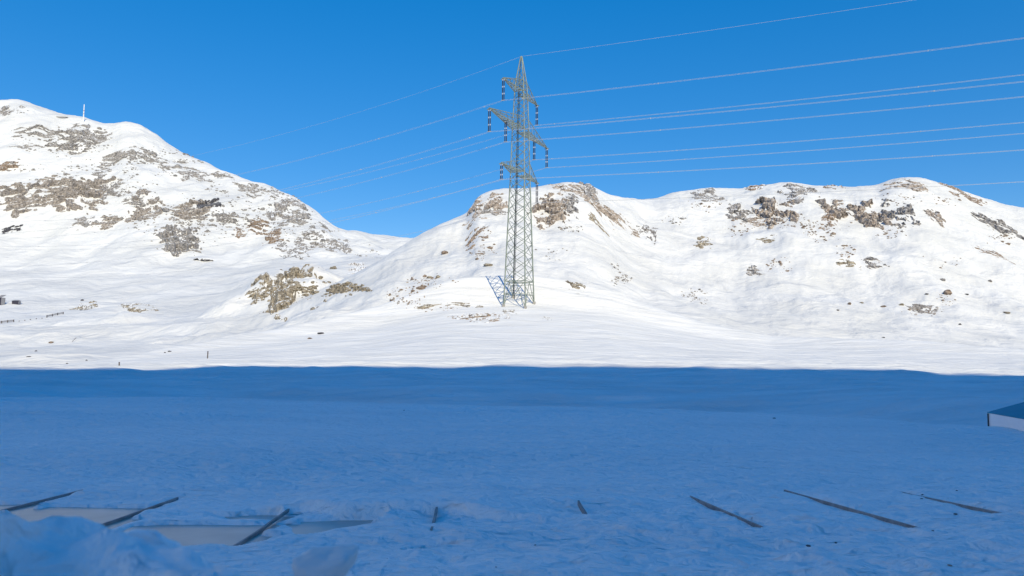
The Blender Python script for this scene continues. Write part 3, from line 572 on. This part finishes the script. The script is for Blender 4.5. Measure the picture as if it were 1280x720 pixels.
# ------------------------------------------------------------------ pylon
PX0, PY0 = [float(q) for q in (pix(648.7, 381.0)[0] * 152.0, 152.0)]
PHI = R_(23.5); PZ0 = float(pix(648.7, 381.0)[1]) * 152.0
TOPZ = float(pix(653, 70.5)[1]) * 152.0 - PZ0
pyl = tag(empty('pylon', (PX0, PY0, PZ0), -PHI), 'tall grey green lattice electricity pylon standing on the sunlit snow slope', 'pylon')
# local: +Y arm axis pointing away from the camera, +X line axis
def half(z): return np.interp(z, [-2, 0, 24, 36.5, 42.5, 45.3, TOPZ], [2.4, 2.3, 1.55, 1.25, 1.02, 0.86, 0.10])
lev = [0, 4.6]; z = 4.6
while z < 45.0: z += max(1.5, 1.22 * float(half(z))); lev.append(z)
lev[-1] = 45.3
def cr(z, sx, sy): h = float(half(z)); return Vector((sx * h, sy * h, z))
gzs = {}
for sx in (-1, 1):
    for sy in (-1, 1):
        wv = Matrix.Translation((PX0, PY0, PZ0)) @ Matrix.Rotation(-PHI, 4, 'Z') @ cr(0, sx, sy)
        gzs[(sx, sy)] = float(H(wv.x, wv.y)[0]) - PZ0
        lg = MB(); zb = gzs[(sx, sy)] - 0.3
        hb = 2.3 - zb * 0.032
        pts = [Vector((sx * hb, sy * hb, zb)), cr(4.6, sx, sy), cr(24, sx, sy), cr(36.5, sx, sy), cr(42.5, sx, sy), cr(45.3, sx, sy), cr(TOPZ, sx, sy)]
        if zb > 4: pts.pop(0)
        for p, q in zip(pts, pts[1:]): lg.bar(p, q, 0.20 if p.z < 24 else 0.15)
        lg.build('leg', M['steel'], pyl)
        ft = MB(); ft.box((sx * hb, sy * hb, zb + 0.35), (0.5, 0.5, 0.9)); ft.build('footing', plain('concrete_footing', (0.35, 0.34, 0.32), 0.9), pyl, 0.04)
br = MB(); SIDES = [((-1, -1), (1, -1)), ((1, -1), (1, 1)), ((1, 1), (-1, 1)), ((-1, 1), (-1, -1))]
for k in range(len(lev) - 1):
    z0, z1 = lev[k], lev[k + 1]; wd = 0.085 if z0 < 24 else 0.07
    for A_, B_ in SIDES:
        if k == 0:
            mid = (cr(z1, *A_) + cr(z1, *B_)) / 2; b0 = gzs[A_]; b1 = gzs[B_]
            br.bar(cr(max(b0, -2) + 0.2, *A_), mid, 0.10); br.bar(cr(max(b1, -2) + 0.2, *B_), mid, 0.10)
            br.bar(cr(z1, *A_), cr(z1, *B_), 0.14); br.bar(cr(z1 - .55, *A_), cr(z1 - .55, *B_), 0.08)
            br.bar((cr(b0 + .2, *A_) + mid) / 2, cr((b0 + z1) / 2, *A_), 0.07); br.bar((cr(b1 + .2, *B_) + mid) / 2, cr((b1 + z1) / 2, *B_), 0.07)
        else:
            br.bar(cr(z0, *A_), cr(z1, *B_), wd); br.bar(cr(z0, *B_), cr(z1, *A_), wd)
    if k == 0:
        br.bar(cr(z1, -1, -1), cr(z1, 1, 1), .07); br.bar(cr(z1, 1, -1), cr(z1, -1, 1), .07)
        for A_, B_ in SIDES: br.bar(cr(2.0, *A_), cr(2.0, *B_), 0.09)
zt = 45.3
for A_, B_ in SIDES:
    br.bar(cr(zt, *A_), cr(zt, *B_), .07); br.bar(cr(zt, *A_), cr(47.3, *B_), .06); br.bar(cr(47.3, *A_), cr(zt, *B_), .06); br.bar(cr(47.3, *A_), cr(48.6, *B_), .05)
br.build('bracing', M['steel'], pyl)
ld = MB()  # ladder added to draw the dark line along this leg
for dx in (-0.14, 0.14):
    for zz0, zz1 in ((0, 24), (24, 36.5), (36.5, 45)):
        p, q = cr(zz0, -1, 1), cr(zz1, -1, 1); ld.bar(p + Vector((dx + .25, -.2, 0.4 if zz0 == 0 else 0)), q + Vector((dx + .25, -.2, 0)), 0.07)
for k in range(int(45 / .35)):
    z = .6 + k * .35; p = cr(min(z, 44.8), -1, 1) + Vector((.25, -.2, 0)); ld.bar(p - Vector((.14, 0, 0)), p + Vector((.14, 0, 0)), .04)
ld.build('ladder', M['steel_dark'], pyl)
# cross arms (z, half length, height of the upper chord's root)
ARMS = [(43.1, 8.9, 2.4, (8.75,)), (35.3, 15.0, 2.4, (14.8, 7.4)), (26.4, 9.3, 2.3, (9.15,))]
INS = []
for az, L, up, hang in ARMS:
    for s in (-1, 1):
        am = MB(); tip = Vector((0, s * L, az + 0.05)); h = float(half(az)); n = max(4, int((L - h) / 1.05))
        lo = lambda t, sx: Vector((sx * h * (1 - t), s * (h + (L - h) * t), az))
        hu = float(half(az + up)); hi = lambda t, sx: Vector((sx * hu * (1 - t), s * (hu + (L - hu) * t), az + up * (1 - t) + 0.12 * t))
        for sx in (-1, 1):
            am.bar(lo(0, sx), tip, .15); am.bar(hi(0, sx), tip + Vector((0, 0, .12)), .12)
        for k in range(n):
            t0, t1 = k / n, (k + 1) / n
            am.bar(lo(t0, -1), lo(t0, 1), .08)
            if k < n - 1:
                am.bar(lo(t0, -1), lo(t1, 1), .07); am.bar(lo(t0, 1), lo(t1, -1), .07)
            for sx in (-1, 1):
                if k % 2 == 0: am.bar(lo(t0, sx), hi(t1, sx), .06)
                else: am.bar(hi(t0, sx), lo(t1, sx), .06)
        am.bar(hi(0, -1), hi(0, 1), .08); am.bar(Vector((-.3, s * (L - .15), az)), Vector((.3, s * (L - .15), az)), .16)
        for hy in hang: am.bar(Vector((-.5, s * hy, az - .08)), Vector((.5, s * hy, az - .08)), .14)
        am.build('crossarm', M['steel'], pyl)
        for hy in hang:
            LEN = 4.1 if az > 30 else (2.9 if s < 0 else 4.0)
            ins = MB(); y = s * hy; z = az - .12
            for sx in (-.16, .16):
                zz = z; seg = (LEN - 0.9) / 3
                for k in range(3):
                    ins.mi = 1; ins.rod((sx, y, zz), (sx, y, zz - .3), .10); zz -= .3; ins.mi = 0
                    nd = 7
                    for d in range(nd): ins.rod((sx, y, zz - seg * d / nd), (sx, y, zz - seg * (d + .92) / nd), .115, .085, 8)
                    zz -= seg
            ins.mi = 1; ins.bar((-.4, y, zz - .05), (.4, y, zz - .05), .16, .1)
            ins.build('insulator', [M['insulator'], M['fitting']], pyl); INS.append((y, zz - .1, s, az, hy))
# ------------------------------------------------------------------ power lines
def wire(yl, zl, a_l, b_l, a_r, b_r, label, twin=True, r=.019):
    mb = []; cu = bpy.data.meshes.new('power_line'); Vs, Fs = [], []; off = 0
    tl = np.concatenate([np.linspace(-290, -20, 60), np.linspace(-18, 18, 13), np.linspace(20, 225, 60)])
    for sgn in ((-.2, .2) if twin else (0,)):
        pts = []
        for t in tl:
            z = zl + (a_l * abs(t) + b_l * t * t if t < 0 else a_r * t + b_r * t * t)
            pts.append((t, yl + sgn, z))
        pts = np.array(pts); n = len(pts); ang = np.arange(5) * 2 * math.pi / 5
        ring = np.stack([np.zeros(5), np.cos(ang) * r, np.sin(ang) * r], -1)
        Q = (pts[:, None, :] + ring[None] * np.where(tl < -5, 0.72, 1.0)[:, None, None]).reshape(-1, 3); Vs.append(Q)
        for i in range(n - 1):
            for k in range(5): Fs.append((off + i * 5 + k, off + i * 5 + (k + 1) % 5, off + (i + 1) * 5 + (k + 1) % 5, off + (i + 1) * 5 + k))
        off += len(Q)
    if twin:
        for t in list(np.arange(-280, -20, 42)) + [-4, 4] + list(np.arange(30, 220, 42)):
            z = zl + (a_l * abs(t) + b_l * t * t if t < 0 else a_r * t + b_r * t * t); b0 = np.array([t, yl, z])
            Vs.append(b0 + np.array([(i * .05, j * .22, k * .045) for i in (-1, 1) for j in (-1, 1) for k in (-1, 1)]))
            for f in ((0, 1, 3, 2), (4, 6, 7, 5), (0, 4, 5, 1), (2, 3, 7, 6), (0, 2, 6, 4), (1, 5, 7, 3)): Fs.append(tuple(off + q for q in f))
            off += 8
    o = npmesh('power_line', np.concatenate(Vs), np.array(Fs), M['cable']); o.location = (PX0, PY0, PZ0); o.rotation_euler = (0, 0, -PHI)
    return tag(o, label, 'power line', 'overhead lines carried by the pylon')
WL = {(-1, 43.1, 8.75): 'power line under the near end of the topmost crossarm', (1, 43.1, 8.75): 'power line under the far end of the topmost crossarm',
      (-1, 35.3, 14.8): 'power line at the near tip of the widest crossarm', (-1, 35.3, 7.4): 'power line at the inner near insulator of the widest crossarm',
      (1, 35.3, 7.4): 'power line at the inner far insulator of the widest crossarm', (1, 35.3, 14.8): 'power line at the far tip of the widest crossarm',
      (-1, 26.4, 9.15): 'power line at the near end of the lowest crossarm', (1, 26.4, 9.15): 'power line at the far end of the lowest crossarm'}
for y, z, s, az, hy in INS: wire(y, z, -.185, .00072, -.026 - .016 * (43.1 - az) / 16, .00017, WL[(s, az, hy)])
wire(0, TOPZ, -.21, .0008, -.022, .00015, 'single thin earth wire running over the very top of the pylon', False, .02)

# ------------------------------------------------------------------ snowed-in roof in the foreground
roof = tag(empty('roof', (0, 13, roof_z(0, 13))), 'flat grey sheet roof with thin dark battens, nearly buried by snow in the foreground', 'roof')
def RP(f, l, up=0.0):
    n = math.sqrt(1 + AR * AR); x = (AR * f + l) / n; y = (f - AR * l) / n
    return Vector((x, y, roof_z(x, y) + up)) - roof.location
sh = MB(); cs = [RP(7.5, -13), RP(7.5, 13), RP(17.0, 13), RP(17.0, -13)]
top = [sh.bm.verts.new(c) for c in cs]; bot = [sh.bm.verts.new(c - Vector((0, 0, .25))) for c in cs]
sh.bm.faces.new(top); sh.bm.faces.new(bot[::-1])
for i in range(4): sh.bm.faces.new((top[i], bot[i], bot[(i + 1) % 4], top[(i + 1) % 4]))
sh.build('roof_sheet', M['roof_sheet'], roof)
for (f1, l1), (f2, l2) in BAT_FL:
    lm = (l1 + l2) / 2; b = MB(); n = 10; rise_ = 0.11 if abs(l1 - BAT_FL[2][0][1]) < 1e-6 else (0.035 if lm < -2 else (0.13 if abs(lm) < 2.4 else 0.0))
    fs = np.linspace(f1 - .6, f2 + .1, n)
    for i in range(n - 1):
        wob = lambda q: 0.004 * math.sin(q * 7 + lm)
        c0, hh_ = (.022, .05) if lm < -2 else (.066, .085)
        b.bar(RP(fs[i], lm + wob(fs[i]), c0 + rise_ * max(0, (i - 2) / (n - 3))), RP(fs[i + 1] + .002, lm + wob(fs[i + 1]), c0 + rise_ * max(0, (i - 1) / (n - 3))), .035, hh_)
    b.build('batten', M['batten'], roof)
# ------------------------------------------------------------------ building at the right
a_, b_ = [float(q) for q in pix(1235.5, 515.6)]; BY = 37.0; A0 = Vector((a_ * BY, BY, b_ * BY))
bd = tag(empty('building', A0, R_(-10.5)), 'low building with dark teal roof and pale shiny wall, half sunk behind the shaded snow', 'building')
# local: -Y towards the camera along the eave, +X up the roof
Wd, Ln, rise = 4.2, 13.0, 1.32
wl = MB(); wl.poly([(0, 0, -.03), (0, 0, -2.6), (0, -Ln, -2.6), (0, -Ln, -.03)]); wl.poly([(0.002, 0, -2.6), (0.002, 0, -.03), (Wd, 0, rise - .03), (2 * Wd, 0, -.03), (2 * Wd, 0, -2.6)]); wl.poly([(2 * Wd, -Ln, -.03), (Wd, -Ln, rise - .03), (0.002, -Ln, -.03), (0.002, -Ln, -2.6), (2 * Wd, -Ln, -2.6)])
wl.poly([(2 * Wd, 0, -.03), (2 * Wd, -Ln, -.03), (2 * Wd, -Ln, -2.6), (2 * Wd, 0, -2.6)])
wl.build('wall', M['wall_metal'], bd)
rf = MB()
def slab(p0, p1, p2, p3, t):
    up = [rf.bm.verts.new(Vector(p) + Vector((0, 0, t))) for p in (p0, p1, p2, p3)]; dn = [rf.bm.verts.new(p) for p in (p0, p1, p2, p3)]
    rf.bm.faces.new(up); rf.bm.faces.new(dn[::-1])
    for i in range(4): rf.bm.faces.new((up[i], dn[i], dn[(i + 1) % 4], up[(i + 1) % 4]))
slab((-.04, .05, -.02), (-.04, -Ln - .05, -.02), (Wd, -Ln - .05, rise), (Wd, .05, rise), .035); slab((Wd + .002, .05, rise), (Wd + .002, -Ln - .05, rise), (2 * Wd + .04, -Ln - .05, -.02), (2 * Wd + .04, .05, -.02), .035)
rf.build('roof', M['teal'], bd)
cp = MB(); cp.box((-.01, .015, -1.3), (.06, .06, 2.5)); cp.build('corner_trim', M['dark_trim'], bd)
# ------------------------------------------------------------------ snow bank and snow block right in front of the camera
NB, MBk = 220, 120
bank_px = [(-260, 615), (-100, 632), (0, 640), (60, 643), (110, 651), (140, 656), (165, 658), (180, 666), (195, 678), (215, 686), (240, 692), (262, 706), (285, 718), (330, 730), (372, 730), (440, 724), (480, 736), (560, 760), (700, 800)]
bp = np.array(bank_px, float); bu = np.linspace(-260, 700, NB); bv = np.interp(bu, bp[:, 0], bp[:, 1]); ba, bb = pix(bu, bv)
bd_ = 1.05 + 0.12 * np.sin(bu * .012); G = []
prof = np.linspace(-1, 1, MBk)
for s in prof:
    dep = bd_ + np.where(s < 0, s * 0.8, s * 0.75)
    drop = np.where(np.abs(s) < 1, (abs(s) ** 1.7) * 1.9 if s > 0 else (abs(s) ** 2.3) * 1.2, 2.0)
    x = ba * bd_ + 0 * dep; y = dep; z = bb * bd_ - drop * (2.3 + bb * bd_)
    nz = 0.06 * fbm(x * 4.5 + 3 * s, y * 4.5 + 2 + 2 * s, 4, 81) * (0.3 + min(1, abs(s) * 3)) + 0.02 * perlin(x * 12, y * 12 + 5 * s, 82)
    G.append(np.stack([x, y + nz * .3, z + nz * .8], -1))
G = np.array(G); ii = (np.arange(MBk - 1)[:, None] * NB + np.arange(NB - 1)[None, :]).ravel()
tag(npmesh('snow_bank', G.reshape(-1, 3), np.stack([ii, ii + 1, ii + NB + 1, ii + NB], -1), M['snow_bank']), kind='structure')
bk = [(369, 699), (371, 710), (378, 722), (395, 734), (420, 738), (430, 722), (437, 711), (444, 697), (445, 688), (440, 687), (415, 690), (388, 692), (376, 694)]
bo = np.array([[float(q) for q in pix(u, v)] for u, v in bk]); n = len(bk)
tq = np.linspace(0, n, 73)[:-1]; bo = np.stack([np.interp(tq % n, np.arange(n + 1), np.append(bo[:, k], bo[0, k])) for k in (0, 1)], -1)
for _ in range(3): bo = (np.roll(bo, 1, 0) + 2 * bo + np.roll(bo, -1, 0)) / 4
bc = bo.mean(0); Vs = []; nk = 17
for t in np.linspace(-0.995, 0.995, nk):
    sc = (1 - abs(t) ** 3) ** (1 / 3); q = bc + (bo - bc) * sc; q = q + 0.003 * np.stack([perlin(q[:, 0] * 60, q[:, 1] * 60 + t * 3, 91), perlin(q[:, 0] * 60, q[:, 1] * 60 + t * 3, 92)], -1)
    Vs.append(np.stack([q[:, 0] * 1.12, np.full(72, 1.12 + 0.055 * t), q[:, 1] * 1.12], -1))
Vs = np.concatenate(Vs); Fs = [(k * 72 + i, k * 72 + (i + 1) % 72, (k + 1) * 72 + (i + 1) % 72, (k + 1) * 72 + i) for k in range(nk - 1) for i in range(72)]
Vs = np.concatenate([Vs, [[bc[0] * 1.12, 1.12 - 0.056, bc[1] * 1.12], [bc[0] * 1.12, 1.12 + 0.056, bc[1] * 1.12]]]); e0 = (nk - 1) * 72
Fs += [(72 * nk, (i + 1) % 72, i, i) for i in range(72)] + [(72 * nk + 1, e0 + i, e0 + (i + 1) % 72, e0 + (i + 1) % 72) for i in range(72)]
me = bpy.data.meshes.new('snow_block'); me.from_pydata(Vs.tolist(), [], [tuple(dict.fromkeys(f)) for f in Fs]); me.materials.append(snow_mat('darker_lump_snow', [((30, 30, 30), 3, 0.006, 0.4)], (0.66, 0.74), (8, 8))); me.polygons.foreach_set('use_smooth', [True] * len(me.polygons))  # lump's snow is evenly darker than the bank's
o = bpy.data.objects.new('snow_block', me); C.collection.objects.link(o); tag(o, 'blurred flat topped lump of snow close to the camera at the bottom', 'snow lump')
# ------------------------------------------------------------------ small dark stones on the shaded snow
for i, (u, v, du, dv, lab) in enumerate([(1010, 681.5, 3.4, 1.8, 'largest dark stone on the shaded snow, below the middle batten'), (1045, 678, 1.8, 1, 'small dark stone right of the largest one on the shaded snow'), (1187, 706, 3.6, 1.2, 'brown flat stone at the bottom right of the shaded snow'),
                                         (1153, 618, 1.4, 1, 'dark crumb beside the upper end of the rightmost batten'), (1152, 623, 1.6, 1, 'dark crumb touching the rightmost batten'), (1194, 642, 2.4, 1.2, 'dark stone just below the rightmost batten'), (1166, 663, 1.8, .9, 'dark stone in open snow between the two right battens'),
                                         (1196, 613, 1.4, .9, 'lone dark speck of stone beyond the rightmost batten'), (620, 708.5, 1.3, .9, 'tiny dark stone at the bottom middle of the shaded snow'), (669, 681, 1.6, .8, 'dark crumb in the rippled snow right of the short middle batten'), (968, 522.5, 2.2, 1, 'dark stone on the smooth shaded field far from the roof'), (505, 512.5, 1.5, .8, 'tiny stone near the crest of the shaded field')]):
    boulder(u, v, du, dv, 'bare_brown' if i == 2 else 'bare_dark', lab, 'dark stones on the shaded snow', 3000 + i * 11, 'stone', 2)
# ------------------------------------------------------------------ mast on the mountain, huts, fences, stakes
mx_, my_, mz_ = ground(104, 152.5); ms = my_ / FPX
mast = tag(empty('mast', (mx_, my_, mz_)), 'white radio mast on the ridge of the left mountain', 'mast')
b = MB()
hm = 23 * ms
for k in range(3):
    c, s = math.cos(k * 2.094), math.sin(k * 2.094); b.rod((c * .6, s * .6, -2), (c * .15, s * .15, hm), .2)
for k in range(22):
    z = k * hm / 22; r0 = .6 - .45 * z / hm
    for q in range(3):
        p = lambda i, zz: Vector((math.cos(i * 2.094) * r0, math.sin(i * 2.094) * r0, zz)); b.bar(p(q, z), p(q + 1, z + hm / 22), .14)
b.build('lattice_shaft', M['white_paint'], mast)
b = MB(); b.rod((0, 0, 0), (0, 0, 5.2 * ms), .8, .65, 10); b.build('equipment_cylinder', M['white_paint'], mast)
for z in (.45, .62):
    b = MB(); b.rod((0, 0, hm * z), (0, 0, hm * z + 1.0), .5, None, 10); b.build('antenna', M['red_paint'], mast)
def hut(u, v, w_, h_, name, label, rz):
    x, y, z = ground(u, v); s = y / FPX; t = tag(empty(name, (x, y, z), rz), label, 'hut', None)
    b = MB(); b.box((0, 0, h_ * s * .35), (w_ * s, w_ * s * .8, h_ * s * .9)); b.build('wall', M['hut'], t)
    b = MB(); W = w_ * s * .58; D = w_ * s * .5
    b.poly([(-W, -D, h_ * s * .8), (W, -D, h_ * s * .8), (W, D, h_ * s * 1.15), (-W, D, h_ * s * 1.15)]); b.poly([(-W, D, h_ * s * 1.13), (W, D, h_ * s * 1.13), (W, -D, h_ * s * .78), (-W, -D, h_ * s * .78)]); b.build('roof', M['hutgrey'], t)
    for sx in (-1, 1):
        b = MB(); b.box((sx * w_ * s * .515, -.1, h_ * s * .38), (w_ * s * .05, w_ * s * .7, h_ * s * .8)); b.build('side_panel', M['hutgrey'], t)
hut(20.5, 380, 7.5, 4.6, 'hut', 'small dark hut with grey sides on the snow at the far left', .1); hut(1, 381, 7, 11, 'hut', 'taller dark hut cut off by the left edge of the photo', -.3)
# low wall of the summit station
x, y, z = ground(78, 147.5); s = y / FPX; st = tag(empty('station', (x, y, z)), 'low dark flat station roof on the ridge left of the mast', 'building')
b = MB(); b.box((0, 0, .2 * s), (11 * s, 5 * s, 1.6 * s)); b.build('wall', M['hutgrey'], st); b = MB(); b.box((0, 0, 1.35 * s), (14 * s, 6 * s, .5 * s)); b.build('roof', M['white_paint'], st)
def fence(px, label, hpx=3.2):
    P3 = [Vector(ground(u, v)) for u, v in px]; t = tag(empty('snow_fence', P3[0]), label, 'fence')
    s = P3[0].y / FPX; h = hpx * s; rr = MB()
    for i, p in enumerate(P3):
        b = MB(); q = p - P3[0]; b.bar(q - Vector((0, 0, .3)), q + Vector((0, 0, h)), .28); b.build('post', M['wood'], t)
        if i:
            for f in (.35, .6, .85): rr.bar(P3[i - 1] - P3[0] + Vector((0, 0, h * f)), q + Vector((0, 0, h * f)), .1, .14)
    rr.build('rail', M['wood'], t)
fence([(58.5, 397), (65.5, 395.5), (72, 394), (79, 392.8)], 'short weathered wooden snow fence on the slope at the far left'); fence([(-6, 405), (2, 404.2), (9.5, 403.2), (17, 402.6)], 'dark snow fence half drifted in, cut by the left edge of the photo')
for i, (u, v) in enumerate([(24, 401.8), (31, 401), (38, 399.8), (45.5, 398.9), (52.5, 398.2)]):
    x, y, z = ground(u, v); b = MB(); b.bar((0, 0, -.4), (0, 0, .35), .3); o = b.build('fence_post', M['wood']); o.location = (x, y, z)
    tag(o, 'buried fence post top showing in the gap between the two snow fences', 'post', 'buried posts between the snow fences')
def stake(u, v, hpx, lean, label):
    x, y, z = ground(u, v); s = y / FPX; b = MB(); b.rod((0, 0, -.3), (lean * hpx * s, 0, hpx * s), .07); o = b.build('marker_stake', M['wood']); o.location = (x, y, z); tag(o, label, 'stake')
stake(259.3, 448, 9, 0.03, 'tall thin snow stake standing alone on the sunlit slope'); stake(149, 457, 4.5, -.02, 'short snow stake near the shadow line at the left'); stake(89, 427, 5, 1.2, 'slanting dark stick on the edge of the round snow dome')
